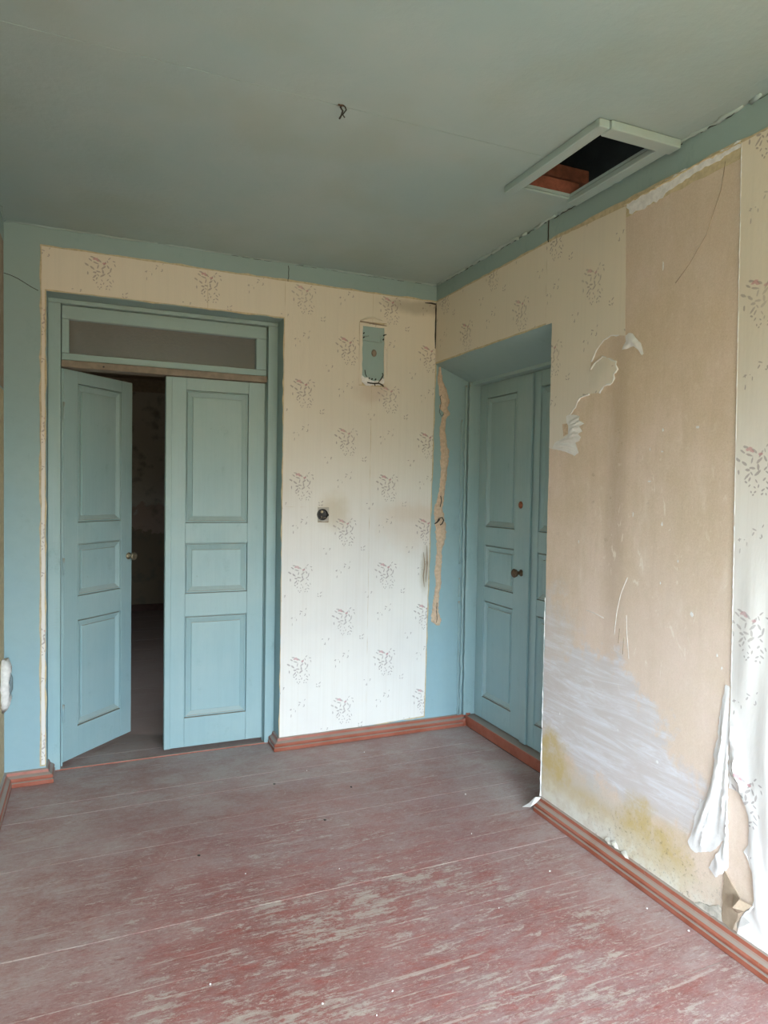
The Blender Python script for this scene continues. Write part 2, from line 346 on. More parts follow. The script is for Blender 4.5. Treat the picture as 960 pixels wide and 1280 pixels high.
def floor_mat(name, dusty=0.):
    n = NT(name, .5, .35)
    X = n.xyz()
    pl = n.noise(1, 0, .5, (0, 7.15, 0))                       # one tint per board, roughly
    cl = n.noise(2.6, 6, .6, (.8, 1.2, 1), off=(9, 4, 0)); s1 = n.noise(15, 12, .76, (.55, 1.5, 1), dist=.5); s2 = n.noise(26, 9, .78, (.25, 1.7, 1), dist=.4); s3 = n.noise(3.2, 7, .65); s4 = n.noise(75, 6, .8, (.7, 1.2, 1)); s5 = n.noise(1.1, 4, .6, off=(2, 5, 0))
    red = n.mix(n.ramp(s3, .35, .65), (.235, .082, .070, 1), (.31, .13, .115, 1))
    red = n.mix(n.ramp(s5, .4, .65, 0., .8), red, (.31, .185, .18, 1))
    traffic = n.math('MAXIMUM', n.blob(X[0], X[1], -1.15, -1.9, 1.0, .85, .6, s3, .7), n.math('MULTIPLY', n.blob(X[0], X[1], -1.0, -2.9, 1.3, 1.3, .5, s3, .5), .9))
    thr = n.math('SUBTRACT', .615, n.math('ADD', n.math('MULTIPLY', traffic, .055), n.math('MULTIPLY', n.ramp(cl, .35, .7), .075)))
    wear = n.math('ADD', n.math('MULTIPLY', s1, .40), n.math('ADD', n.math('MULTIPLY', s2, .36), n.math('MULTIPLY', s4, .24)))
    wmask = n.ramp(n.math('SUBTRACT', wear, thr), -.004, .012)
    wood = n.mix(n.ramp(s2, .35, .65), (.38, .325, .27, 1), (.52, .455, .39, 1))
    # fresh saturated paint only where feet polished it
    red = n.mix(n.math('MULTIPLY', traffic, n.ramp(s1, .35, .55, .6, 0.)), red, (.33, .06, .045, 1))
    c = n.mix(n.math('MULTIPLY', wmask, .72), red, wood)
    # paint rubbed off along the board edges
    fy = n.math('ABSOLUTE', n.math('SUBTRACT', n.math('FRACT', n.math('DIVIDE', n.math('ADD', X[1], .015), .14)), .5))
    edge = n.math('MULTIPLY', n.ramp(fy, .470, .497), n.ramp(n.noise(12, 8, .8, (.5, .5, 1), off=(2, 9, 0)), .46, .60))
    c = n.mix(n.math('MULTIPLY', edge, .75), c, wood)
    # fine crackle of flaked paint all over
    fl = n.ramp(n.noise(55, 8, .82, (.35, 1.3, 1), dist=.8, off=(5, 0, 0)), .555, .60)
    c = n.mix(n.math('MULTIPLY', fl, n.math('ADD', .4, n.math('MULTIPLY', traffic, .3))), c, wood)
    # long pale scratches
    scr = n.math('MAXIMUM', n.ramp(n.noise(40, 3, .5, (.06, 1.3, 1), dist=.6), .655, .69), n.math('MULTIPLY', n.ramp(n.noise(30, 4, .6, (.5, .35, 1), dist=2.5, off=(7, 1, 0)), .67, .70), .7))
    c = n.mix(n.math('MULTIPLY', scr, .6), c, (.52, .44, .38, 1))
    # dust film, thick along the walls and in patches
    dn = n.ramp(n.noise(6, 14, .84, (.6, 1, 1)), .43, .58, .05, .70)
    ed = n.math('MAXIMUM', n.math('MAXIMUM', n.ramp(X[1], -.95, -.1), n.ramp(X[0], -.42, .0)), n.ramp(X[0], -1.5, -2.25, 0., .8))
    dust = n.math('MINIMUM', n.math('ADD', n.math('MULTIPLY', dn, .75), n.math('MULTIPLY', n.math('MULTIPLY', ed, n.ramp(s3, .3, .6, .5, 1.)), .5)), .9)
    dust = n.math('MULTIPLY', dust, n.math('SUBTRACT', 1., n.math('MULTIPLY', traffic, .5)))
    c = n.mix(dust, c, (.41, .345, .325, 1))
    gr = n.noise(150, 6, .85, (.4, 1., 1)); g2 = n.noise(38, 9, .85, (.3, 1.3, 1), dist=.6, off=(1, 8, 3))
    c = n.mix(n.ramp(gr, .5, .72, 0., .5), c, (.56, .49, .44, 1)); c = n.mix(n.ramp(gr, .48, .30, 0., .45), c, (.13, .06, .052, 1))
    c = n.mix(n.math('MULTIPLY', n.ramp(g2, .47, .38), n.math('ADD', .25, n.math('MULTIPLY', traffic, .45))), c, (.215, .058, .045, 1))
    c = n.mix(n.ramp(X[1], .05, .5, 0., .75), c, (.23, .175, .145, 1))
    n.put(n.b.inputs['Roughness'], n.ramp(dust, 0., .8, .42, .75))
    n.bump(n.math('SUBTRACT', s2, n.math('MULTIPLY', wmask, .6)), .35, .004)
    return n.color(c)
M['floor'] = floor_mat('worn_red_floor_paint')
def redwood():
    n = NT('red_brown_skirting_paint', .42, .45)
    a = n.noise(8, 4); b = n.noise(50, 4, .7)
    c = n.mix(n.ramp(a, .35, .65), (.28, .078, .042, 1), (.35, .115, .075, 1))
    ge = n.n('ShaderNodeNewGeometry'); sx = n.n('ShaderNodeSeparateXYZ'); n.l(ge.outputs['Normal'], sx.inputs[0])
    c = n.mix(n.math('MULTIPLY', n.ramp(sx.outputs[2], .55, .9), n.ramp(a, .2, .5, .6, .95)), c, (.30, .25, .21, 1))
    c = n.mix(n.math('MULTIPLY', n.ramp(b, .64, .70), .6), c, (.30, .22, .16, 1))
    n.bump(b, .3, .003); return n.color(c)
M['skirt'] = redwood()
M['glass'] = None
g = NT('dusty_pane_glass', .08, .5); g.b.inputs['Transmission Weight'].default_value = 1.0; g.b.inputs['IOR'].default_value = 1.1
dm = g.n('ShaderNodeBsdfDiffuse'); dm.inputs[0].default_value = (.30, .28, .25, 1)
tr = g.n('ShaderNodeBsdfTransparent'); gl = g.n('ShaderNodeBsdfGlossy'); gl.inputs['Roughness'].default_value = .08
m1 = g.n('ShaderNodeMixShader'); m2 = g.n('ShaderNodeMixShader'); m1.inputs[0].default_value = .15; m2.inputs[0].default_value = .07
g.l(tr.outputs[0], m1.inputs[1]); g.l(dm.outputs[0], m1.inputs[2]); g.l(m1.outputs[0], m2.inputs[1]); g.l(gl.outputs[0], m2.inputs[2])
g.l(m2.outputs[0], g.t.nodes['Material Output'].inputs['Surface']); M['glass'] = g.m
def far_mat():
    n = NT('old_peeling_wall', .85, .1); X = n.xyz(); z = X[2]
    nz = n.noise(3, 6, .65)
    zz = n.math('ADD', z, n.math('MULTIPLY', n.math('SUBTRACT', nz, .5), .5))
    c = n.mix(n.ramp(zz, 1.28, 1.31), (.42, .31, .24, 1), (.50, .45, .38, 1))
    c = n.mix(n.ramp(zz, .95, .97, 1., 0.), c, (.24, .19, .13, 1))
    c = n.mix(n.ramp(n.noise(6, 5, .6), .5, .7, 0., .6), c, (.15, .14, .11, 1))
    c = n.mix(n.math('MULTIPLY', n.ramp(z, .95, 1.28), n.ramp(n.noise(7, 4, .6, off=(3, 0, 1)), .62, .66)), c, (.5, .46, .4, 1))
    n.bump(nz, .4, .02); return n.color(c)
M['far'] = far_mat()

# ------------------------------------------------------------------ room shell
OX0, OX1, OZ = -2.165, -.963, 2.458            # opening of door 1 in the back wall
wb = MB(); wb.box(-RX - .3, OX0, 0, .3, 0, H + .1); wb.box(OX1, .75, 0, .3, 0, H + .1); wb.box(OX0, OX1, 0, .3, OZ, H + .1)
wall_back = wb.build('wall_back', M['teal_wall'], kind='structure')
NY, NZ = -1.172, 2.285                          # niche of door 2: y 0..NY, top NZ
wr = MB(); wr.box(0, .6, -RY - .3, NY, 0, H + .011)
wr.v += []; prof = [(0, NZ), (0, H + .011), (.6, H + .011), (.6, 2.19), (.25, 2.19)]
wr.loft([[(x, y, z) for x, z in prof] for y in (NY, 0)])
wr.box(.42, .6, NY, 0, 0, 2.2)
wall_right = wr.build('wall_right', M['teal_wall'], kind='structure')
wl = MB(); y0, y1, z0, z1 = LWIN[0]
wl.box(-RX - .3, -RX, y1, 0, 0, H + .1); wl.box(-RX - .3, -RX, -RY - .3, y0, 0, H + .1); wl.box(-RX - .3, -RX, y0, y1, 0, z0); wl.box(-RX - .3, -RX, y0, y1, z1, H + .1)
wall_left = wl.build('wall_left', M['teal_wall'], kind='structure')
x0, x1, z0, z1 = WIN[0]
wf = MB(); wf.box(-RX, x0, -RY - .3, -RY, 0, H + .1); wf.box(x1, 0, -RY - .3, -RY, 0, H + .1); wf.box(x0, x1, -RY - .3, -RY, 0, z0); wf.box(x0, x1, -RY - .3, -RY, z1, H + .1)
wall_rear = wf.build('wall_rear', M['cream'], kind='structure')
def window(name, horizontal, a0, a1, z0, z1, at, nb):
    t = empty(name, (0, 0, 0), kind='structure')
    def bar(u0, u1, v0, v1, d=.05):
        m = MB()
        if horizontal: m.box(u0, u1, at - d, at, v0, v1)
        else: m.box(at - d, at, u0, u1, v0, v1)
        return m
    for q in ((a0, a1, z0, z0 + .06), (a0, a1, z1 - .06, z1), (a0, a0 + .06, z0 + .06, z1 - .06), (a1 - .06, a1, z0 + .06, z1 - .06)):
        bar(*q).build('window_frame', M['teal'], t)
    for i in range(1, nb):
        u = a0 + (a1 - a0) * i / nb; bar(u - .025, u + .025, z0 + .06, z1 - .06).build('mullion', M['teal'], t)
window('window_1', True, x0, x1, z0, z1, -RY - .1, 3)
window('window_2', False, LWIN[0][0], LWIN[0][1], LWIN[0][2], LWIN[0][3], -RX - .1, 3)

# ceiling: painted boards with an open joint at y=-1.61, hatch hole at the right wall
HX0, HX1, HY0, HY1 = -.335, -.072, -1.868, -1.372
ceiling = empty('ceiling', (0, 0, 0), kind='structure')
c1 = MB(); zc = H; zt = H + .012
c1.box(-RX, HX0, -1.6105, 0, zc, zt); c1.box(HX1, 0, -1.6105, 0, zc, zt); c1.box(HX0, HX1, HY1, 0, zc, zt)
c1.build('ceiling_panel', M['ceil'], ceiling)
c2 = MB(); c2.box(-RX, HX0, -3.4, -1.6122, zc + .0006, zt); c2.box(HX1, 0, -3.4, -1.6122, zc + .0006, zt); c2.box(HX0, HX1, -3.4, HY0, zc + .001, zt)
c2.build('ceiling_panel', M['ceil'], ceiling)
c3 = MB(); c3.box(-RX, 0, -RY, -3.403, zc, zt); c3.build('ceiling_panel', M['ceil'], ceiling)
# thin filler strip hiding the joint here and there (painted over, cracked)
R = random.Random(5)
cj = MB()
for a, b in ((-2.35, -2.12), (-1.95, -1.86), (-1.7, -1.62), (-1.52, -1.33), (-.9, -.84), (-.62, -.375), (-.05, 0)): cj.box(a, b, -1.6135, -1.6085, zc - .0005, zc + .004)
cj.build('joint_filler', M['ceil'], ceiling)
# cracked bead of paint along the wall joints
def bead(path, name, mat, parent, rmin, rmax, step, seed, gap=.08, wob=.004, k=6):
    R = random.Random(seed); m = MB(); a = Vector(path[0]); b = Vector(path[1]); L = (b - a).length; n = int(L / step); run = []
    for i in range(n + 1):
        p = a.lerp(b, i / n) + Vector((R.uniform(-wob, wob), R.uniform(-wob, wob), R.uniform(-wob, wob) * .6))
        run.append((tuple(p), R.uniform(rmin, rmax)))
        if R.random() < gap or i == n:
            if len(run) > 2: m.tube([q[0] for q in run], [q[1] for q in run], k)
            run = []
    return m.build(name, mat, parent, smooth=True)
bead(((-RX + .01, -.006, H - .001), (-.005, -.006, H - .001)), 'paint_bead', M['ceil'], ceiling, .003, .007, .03, 3)
bead(((-.006, -.01, H - .002), (-.006, -RY + .1, H - .002)), 'paint_bead', M['ceil'], ceiling, .004, .011, .025, 4, .12, .006)
bead(((-RX + .006, -.01, H - .002), (-RX + .006, -RY + .1, H - .002)), 'paint_bead', M['ceil'], ceiling, .003, .007, .03, 14)
bead(((-.003, -.05, H - .007), (-.003, -RY + .1, H - .007)), 'joint_crack', M['wire'], ceiling, .0006, .0024, .02, 15, .3, .003)
bead(((-1.3, -.003, H - .006), (-.005, -.003, H - .006)), 'joint_crack', M['wire'], ceiling, .0003, .0012, .02, 16, .35, .0025)
# small cracks in the blue band under the ceiling
cr = MB()
for px_, z_a, z_b in ((-1.13, 2.77, 2.66),):
    cr.tube([(-.001, px_ + R.uniform(-.004, .004), z_a + (z_b - z_a) * i / 6) for i in range(7)], .0028, 5)
cr.build('wall_crack', M['wire'], wall_right)
cr = MB(); cr.tube([(-.94 + R.uniform(-.003, .003), -.001, 2.755 - .1 * i / 5) for i in range(6)], .0018, 5)
cr.tube([(-2.35 + .03 * i, -.001, 2.52 - .012 * i + .006 * math.sin(i)) for i in range(6)], .0016, 5)
cr.build('wall_crack', M['wire'], wall_back)

# attic above
at = MB(); at.box(-3, 1, -4, .5, 4.2, 4.3); at.box(-3, -2.9, -4, .5, zt, 4.2); at.box(.9, 1, -4, .5, zt, 4.2); at.box(-3, 1, -4.1, -4, zt, 4.2); at.box(-3, 1, .5, .6, zt, 4.2)
at.build('trim_2', M['attic'], kind='structure')
for i, (yj, zj, sx, ln) in enumerate(((-1.29, zt + .001, .045, .60), (-1.17, zt + .15, .06, .62))):
    j = MB(); j.box(-.46, -.46 + ln, -.04, .04, 0, sx); jo = j.build('attic_beam', M['joist'], bevel=.006, loc=(0, yj, zj))
    tag(jo, ['lower reddish timber seen through the open ceiling hatch', 'upper reddish timber seen through the open ceiling hatch'][i], 'beam', 'timbers above the hatch')
for i, (yj, zj) in enumerate(((-1.345, zt), )):
    j = MB(); j.box(-.5, -.02, -.022, .022, 0, .055); jo = j.build('attic_beam', M['joist'], bevel=.004, loc=(0, yj, zj + .001))
    tag(jo, 'reddish timber lying right at the near rim of the ceiling hatch', 'beam', 'timbers above the hatch')

# hatch surround
hatch = empty('ceiling_hatch', (-.22, -1.62, H), 'open ceiling hatch with a pale green board surround beside the right wall', 'hatch')
def hb(x0, x1, y0, y1, z0, z1, name='surround_board', bev=.004):
    m = MB(); m.box(x0 + .22, x1 + .22, y0 + 1.62, y1 + 1.62, z0 - H, z1 - H); return m.build(name, M['ceil'], hatch, bev)
hb(-.380, HX0, -1.918, -1.338, H - .030, H - .0005); hb(HX0 + .001, -.020, -1.925, HY0, H - .032, H - .0005)
hb(HX1, -.020, HY0 + .001, -1.35, H - .024, H - .0005); hb(HX0 + .001, HX1 - .001, -1.372, -1.352, H - .010, H - .0005)

# ceiling hook with cut wires
hook = empty('ceiling_hook', (-1.195, -1.62, H), 'stub of twisted dark lamp wires hanging from the ceiling joint', 'wire'); hook.scale = (.68, .68, .62)
def wire(pts, r, name, par, mat=None): m = MB(); m.tube(pts, r, 6); return m.build(name, mat or M['wire'], par, smooth=True)
wire([(0, 0, .002), (-.006, .004, -.012), (.004, 0, -.03), (.0, .008, -.05), (-.012, .0, -.075)], .0045, 'wire_strand', hook)
wire([(.002, 0, .002), (.014, -.004, -.008), (.022, .0, -.02), (.012, .004, -.036), (.004, 0, -.05), (.012, -.006, -.066)], .0035, 'wire_strand', hook)
wire([(-.02, 0, -.002), (-.004, 0, -.004), (.012, 0, -.003)], .004, 'hook_plate', hook, M['rust'])

# ------------------------------------------------------------------ floor, board by board (runs on into the next room)
floor = empty('floor', (0, 0, 0), kind='structure')
R = random.Random(8); PW = .14; k0 = int(-RY / PW) - 1
seam = -.015
i = 0; y = seam
ys = []
yy = seam
while yy > -RY: ys.append(yy); yy -= PW
yy = seam + PW
while yy < 5.0: ys.append(yy); yy += PW
meshes = {}
for yb in sorted(ys):
    inner = yb - PW >= -.02
    a, b = (-3.4, 2.0) if inner else (-RX, .252)
    if yb - PW < 0 < yb + .001 and not inner: a, b = -RX, .252
    zj = R.choice((0, -.0006, -.0012, -.0004)); gap = .0011
    key = (a, b)
    if key not in meshes:
        m = MB(); n0 = 0
        hw = PW / 2 - gap / 2
        pr = [(-hw, -.025), (-hw, 0), (hw, 0), (hw, -.025)]
        m.loft([[(x, y_, z) for y_, z in pr] for x in (a, b)])
        o = m.build('floor_plank', M['floor'], floor); meshes[key] = o.data
    else:
        o = bpy.data.objects.new('floor_plank', meshes[key]); col.objects.link(o); o.parent = floor
    o.location = (0, yb - PW / 2, zj)
sub = MB(); sub.box(-3.5, 2.1, -RY - .2, 5.2, -.08, -.026); sub.build('subfloor', M['attic'], floor)
# floor shader must see world-like coordinates: boards share one mesh, so use geometry position
for nd in list(M['floor'].node_tree.nodes):
    if nd.type == 'TEX_COORD':
        ge = M['floor'].node_tree.nodes.new('ShaderNodeNewGeometry')
        for lk in list(nd.outputs['Object'].links):
            M['floor'].node_tree.links.new(ge.outputs['Position'], lk.to_socket)

# ------------------------------------------------------------------ skirting boards
SK = [(0, 0), (.034, 0), (.036, .004), (.036, .020), (.029, .024), (.033, .028), (.034, .036), (.029, .043), (.018, .049), (.013, .053), (.010, .066), (0, .070)]
def skirt(name, p0, p1, nrm, parent=None, prof=SK, m0=0, m1=0):
    """profile swept from p0 to p1 on a wall whose room-side normal is nrm; m0/m1 mitre shifts along the run"""
    p0, p1, nrm = Vector(p0 + (0,)), Vector(p1 + (0,)), Vector(nrm + (0,)); d = (p1 - p0).normalized(); m = MB()
    m.loft([[tuple(p0 + nrm * t + d * (-m0 * t) + Vector((0, 0, z))) for t, z in prof], [tuple(p1 + nrm * t + d * (m1 * t) + Vector((0, 0, z))) for t, z in prof]])
    return m.build(name, M['skirt'], parent, kind=None if parent else 'structure')
bbk = skirt('baseboard_back', (OX1, -.0005), (.25, -.0005), (0, -1), m0=1)
skirt('baseboard_return', (OX1, .115), (OX1, -.0005), (-1, 0), bbk, m1=1)
skirt('baseboard_return', (-RX, -.0005), (OX0, -.0005), (0, -1), bbk, m0=-1, m1=1)
skirt('baseboard_return', (OX0, -.0005), (OX0, .115), (1, 0), bbk, m0=1)
skirt('baseboard_left', (-RX, -RY), (-RX, -.0005), (1, 0), m1=-1)
skirt('baseboard_right', (-.0015, -1.168), (-.0015, -RY), (-1, 0))
# step of door 2 and dusty ledge
st = MB(); st.box(.252, .42, NY, -.001, 0, .067); stp = st.build('trim_1', M['skirt'], kind='structure', bevel=.005)
hs = MB(); hs.tube([(.246, -.03, .05), (.240, -.02, .03), (.238, -.035, .004)], [.012, .016, .014], 7); hs.tube([(.262, -.028, .066), (.255, -.03, .074), (.28, -.035, .077)], [.008, .01, .006], 6)
hs.build('splintered_end', M['skirt'], stp, smooth=True)
th = MB(); th.box(OX0 + .03, OX1 - .03, .118, .138, -.002, .006); th.build('trim_3', M['skirt'], kind='structure', bevel=.002)

# ------------------------------------------------------------------ doors
def panel_mesh(x0, x1, z0, z1, depth=.013, bw=.027):
    rings = []
    for off, y in ((0, .004), (.001, .014), (.0045, .014), (.006, .004), (.010, .003), (.012, .006), (bw + .008, depth + .004), (bw + .0095, depth + .004), (bw + .0105, depth - .003), (bw + .013, depth - .004)):
        rings.append([(x0 + off, y, z0 + off), (x1 - off, y, z0 + off), (x1 - off, y, z1 - off), (x0 + off, y, z1 - off)])
    m = MB(); m.loft(rings, True, False)
    n = len(m.v); m.f.append((n - 4, n - 3, n - 2, n - 1))
    rb = [[(x0, .001, z0), (x1, .001, z0), (x1, .001, z1), (x0, .001, z1)], [(x0, .03, z0), (x1, .03, z0), (x1, .03, z1), (x0, .03, z1)]]
    m.loft(rb, True, False); n = len(m.v); m.f.append((n - 1, n - 2, n - 3, n - 4))
    return m
def door_leaf(parent, w_, h_, panels, px0, px1, th=.04, name='door_leaf', loc=(0, 0, 0), rz=0):
    m = MB()
    m.box(0, px0, 0, th, 0, h_); m.box(px1, w_, 0, th, 0, h_)
    zs = [0] + [z for p in panels for z in p] + [h_]
    for a, b in zip(zs[0::2], zs[1::2]): m.box(px0 + .0006, px1 - .0006, .0006, th, a, b)
    lf = m.build(name, M['teal'], parent, bevel=.0015); lf.location = loc; lf.rotation_euler = (0, 0, rz)
    for a, b in panels: panel_mesh(px0 + .001, px1 - .001, a + .001, b - .001).build('panel', M['teal'], lf)
    return lf
PAN = [(.165, .745), (.875, 1.16), (1.275, 2.02)]
d1 = empty('door_1', (0, 0, 0), kind='structure')
FY = .118
fr = MB(); fr.box(OX0 + .001, -2.105, FY, .24, .001, 2.435); fr.box(OX0 + .001, OX1 - .001, FY, .24, 2.436, OZ - .001); fr.box(-1.02, OX1 - .001, FY, .24, .001, 2.435)
fr.box(-2.104, -2.096, FY + .045, .24, .001, 2.11); fr.box(-1.021 - .004, -1.0205, FY + .045, .24, .001, 2.11)
fr.build('door_frame', M['teal'], d1, bevel=.003)
cb = MB()
R = random.Random(77)
for k in range(110):
    zc_ = .75 + k * .0145 + R.uniform(-.003, .003); cb.box(-2.141 + R.uniform(0, .01), -2.108 - R.uniform(0, .006), FY - .0009, FY + .0005, zc_, zc_ + .0035)
cb.build('brush_ridges', M['teal'], d1, kind='stuff')
rl = MB(); rl.box(-2.104, -1.021, FY + .022, .24, 2.113, 2.150); rl.build('transom_rail', M['brownrail'], d1, bevel=.004)
scr_ = MB(); scr_.tube([(-1.90, FY + .016, 2.128), (-1.90, FY + .024, 2.128)], .005, 8); scr_.build('nail', M['dark'], d1)
tw = MB(); ty0, ty1 = FY + .034, FY + .075
tw.box(-2.102, -1.0225, ty0, ty1, 2.151, 2.187); tw.box(-2.102, -1.0225, ty0, ty1, 2.365, 2.434); tw.box(-2.102, -2.067, ty0, ty1, 2.188, 2.364); tw.box(-1.083, -1.0225, ty0, ty1, 2.188, 2.364)
ts = tw.build('transom_sash', M['teal_h'], d1, bevel=.003)
pn = MB(); pn.box(-2.068, -1.082, ty0 + .018, ty0 + .022, 2.186, 2.366); pn.build('pane', M['glass'], ts)
# fixed-looking right leaf, hinged at the right
LY = FY + .046
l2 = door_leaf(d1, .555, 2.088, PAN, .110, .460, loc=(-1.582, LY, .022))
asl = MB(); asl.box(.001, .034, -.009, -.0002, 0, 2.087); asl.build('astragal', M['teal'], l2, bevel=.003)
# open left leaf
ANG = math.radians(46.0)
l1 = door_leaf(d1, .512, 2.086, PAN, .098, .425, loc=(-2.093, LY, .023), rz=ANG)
kn = MB()
kn.loft([[(x_ + .484, y_, z_ + 1.062) for x_, z_ in [(r * math.cos(t), r * math.sin(t)) for t in [2 * math.pi * j / 16 for j in range(16)]]] for y_, r in ((-.0002, .02), (-.004, .021), (-.007, .014), (-.026, .009), (-.032, .018), (-.040, .023), (-.047, .022), (-.049, .014), (-.045, .009))])
kn.build('door_knob', M['brass'], l1, smooth=True)
hp = MB(); hp.box(.503, .5135, .006, .034, .93, 1.16); hp.build('lock_plate', M['rust'], l1, bevel=.001)
for zz in (.22, 1.0, 1.82):
    hg = MB(); hg.tube([(-.002, -.004, zz), (-.002, -.004, zz + .09)], .006, 8); hg.build('hinge', M['teal'], l1, smooth=True)

d2 = empty('door_2', (0, 0, 0), kind='structure')
DX, LZ = .31, .069
fr = MB(); fr.box(.236, .40, -.030, -.001, LZ, 2.19); fr.box(.252, .40, NY, -.031, 2.172, 2.199)
fr.build('door_frame', M['teal'], d2, bevel=.004)
RZ = -math.pi / 2
P2 = [(.135, .745), (.835, 1.095), (1.21, 2.01)]
la = door_leaf(d2, .53, 2.098, P2, .082, .408, loc=(DX, -.034, LZ + .004), rz=RZ)
as2 = MB(); as2.box(.520, .578, -.014, -.0002, 0, 2.094); as2.build('astragal', M['teal'], la, bevel=.004)
lb = door_leaf(d2, .53, 2.098, P2, .105, .43, loc=(DX, -.566, LZ + .004), rz=RZ)
kn = MB()
kn.loft([[(x_ + .487, y_, z_ + .965) for x_, z_ in [(r * math.cos(t), r * math.sin(t)) for t in [2 * math.pi * j / 12 for j in range(12)]]] for y_, r in ((-.0002, .02), (-.003, .02), (-.006, .010), (-.030, .010), (-.036, .022), (-.050, .026), (-.058, .018))])
kn.build('door_knob', M['rust'], la, smooth=True)
kp = MB()
kp.loft([[(x_ + .470, y_, z_ + 1.355) for x_, z_ in [(r * math.cos(t) * .85, r * math.sin(t)) for t in [2 * math.pi * j / 14 for j in range(14)]]] for y_, r in ((-.0002, .021), (-.005, .021), (-.010, .015), (-.011, .006))])
kp.build('keyhole_cover', M['wood_plug'], la, smooth=True)
# rough caulk strips between plaster and frame
bead(((.222, -.008, .07), (.222, -.008, 2.17)), 'caulk_strip', M['teal'], d2, .006, .012, .03, 21, 0, .003)
bead(((.205, -.004, .07), (.195, -.004, 1.95)), 'caulk_strip', M['teal'], d2, .003, .007, .03, 22, .04, .004)
bead(((.236, -.026, .08), (.236, -.026, 2.17)), 'caulk_strip', M['teal'], d2, .003, .006, .03, 23, 0, .002)

# ------------------------------------------------------------------ wallpaper and torn paper on the back wall
def sheets(parent, mat, plane, outl, name='wallpaper_sheet', base=.0015, th=.0012, amp=.0015, seed=1, kind=None, step=.05):
    m = MB(); m.sheet(ragged(outl, amp, step, seed), base, th, plane); return m.build(name, mat, parent, kind=kind)
PB = M['paper_back']
# underlayer (older cream paper peeping out around the edges)
G = .007
sheets(wall_back, M['cream'], 'y', [(-2.193, .078), (-2.1655, .078), (-2.1655, 2.4585), (-.9635, 2.4585), (-.9635, .062), (-.029, .078), (.007, 2.28), (.006, 2.673), (-2.193, 2.682)], 'old_paper_layer', .0002, .0010, .004, 3)
sheets(wall_back, PB, 'y', [(-2.186, .086), (-2.170, .086), (-2.172, 2.45), (-2.172, 2.4655), (-1.385, 2.4655), (-1.385, 2.668), (-2.186, 2.674)], seed=4)
sheets(wall_back, PB, 'y', [(-1.383, 2.4655), (-.958, 2.4655), (-.958, 2.666), (-1.383, 2.668)], seed=5)
SX = (-.749, -.680); SZ = (1.306, 1.395)
sheets(wall_back, PB, 'y', [(-.9605, .068), (-.427, .072), (-.425, 2.117), (-.506, 2.117), (-.509, 2.490), (-.425, 2.495), (-.424, 2.664), (-.9565, 2.666), (-.9590, 1.396), (SX[0], SZ[1]), (SX[1], SZ[1]), (SX[1], SZ[0]), (SX[0], SZ[0]), (SX[0], SZ[1] - .0002), (-.9590, 1.3958)], seed=6, amp=.001)
sheets(wall_back, PB, 'y', [(-.4265, .072), (-.037, .088), (-.018, 1.2), (-.001, 2.287), (-.001, 2.664), (-.422, 2.664), (-.423, 2.496), (-.334, 2.499), (-.329, 2.118), (-.423, 2.117)], seed=7, amp=.0012)
# crease in the paper above the painted-in recess, bulge at its right edge
cs = MB(); cs.tube([(-.505, -.003, 2.497), (-.46, -.006, 2.515), (-.41, -.007, 2.522), (-.36, -.004, 2.510)], [.001, .006, .005, .001], 6); cs.tube([(-.33, -.003, 2.42), (-.325, -.005, 2.3), (-.327, -.004, 2.18)], [.001, .004, .001], 6)
cs.build('paper_crease', PB, wall_back, smooth=True)
cs = MB(); cs.tube([(-.06, -.003, 1.12), (-.05, -.006, 1.04), (-.058, -.006, .97), (-.05, -.003, .9)], [.001, .004, .004, .001], 6); cs.tube([(-.036, -.003, 1.16), (-.034, -.007, 1.05), (-.040, -.003, .93)], [.001, .005, .001], 6)
cs.build('paper_crease', M['tan'], wall_back, smooth=True)
# open crack in the room corner above the niche
cs = MB(); cs.tube([(-.004, -.004, 2.66 - .04 * i) for i in range(8)], [.002, .006, .004, .006, .005, .006, .004, .002], 6); cs.tube([(-.08, -.002, 2.652), (-.04, -.004, 2.655), (-.01, -.004, 2.652)], [.002, .005, .006], 6)
cs.build('wall_crack', M['wire'], wall_back, smooth=True)

# painted recess where a box once hung
box = empty('painted_recess', (-.418, 0, 2.11), 'small tall teal recess framed in cream paper with nails and torn wiring', 'recess')
def at2(m, n_, mt, **k): o = m.build(n_, mt, box, **k); o.location = (.418, 0, -2.11); return o
bk = MB(); bk.box(-.490, -.346, -.0022, -.0003, 2.150, 2.470); at2(bk, 'painted_back', M['teal'])
for q in ((-.507, -.488, 2.122, 2.486), (-.348, -.331, 2.122, 2.493), (-.488, -.348, 2.468, 2.489)):
    b_ = MB(); b_.sheet(ragged([(q[0], q[2]), (q[1], q[2]), (q[1], q[3]), (q[0], q[3])], .002, .03, 9), .0022, .0045, 'y'); at2(b_, 'paper_border', M['paper_back'])
b_ = MB(); b_.tube([(-.505, -.008, 2.492), (-.42, -.011, 2.486), (-.335, -.007, 2.483)], [.003, .005, .002], 6); at2(b_, 'paper_roll', M['tan'], smooth=True)
b_ = MB(); b_.sheet(ragged([(-.490, 2.140), (-.46, 2.118), (-.40, 2.122), (-.36, 2.130), (-.345, 2.14), (-.345, 2.165), (-.36, 2.170), (-.38, 2.152), (-.42, 2.150), (-.45, 2.168), (-.47, 2.165), (-.49, 2.178)], .004, .012, 10), .0022, .006, 'y'); at2(b_, 'broken_plaster', M['white_plaster'])
for (nx, nz_) in ((-.481, 2.424), (-.481, 2.399), (-.352, 2.424), (-.355, 2.399), (-.444, 2.150 + .01), (-.425, 2.158), (-.402, 2.158)):
    b_ = MB(); b_.tube([(nx, -.001, nz_), (nx + .001, -.011, nz_ + .003)], .0038, 8); at2(b_, 'nail', M['dark'])
b_ = MB()
b_.tube([(-.352, -.012, 2.424), (-.34, -.016, 2.43)], .003, 6)
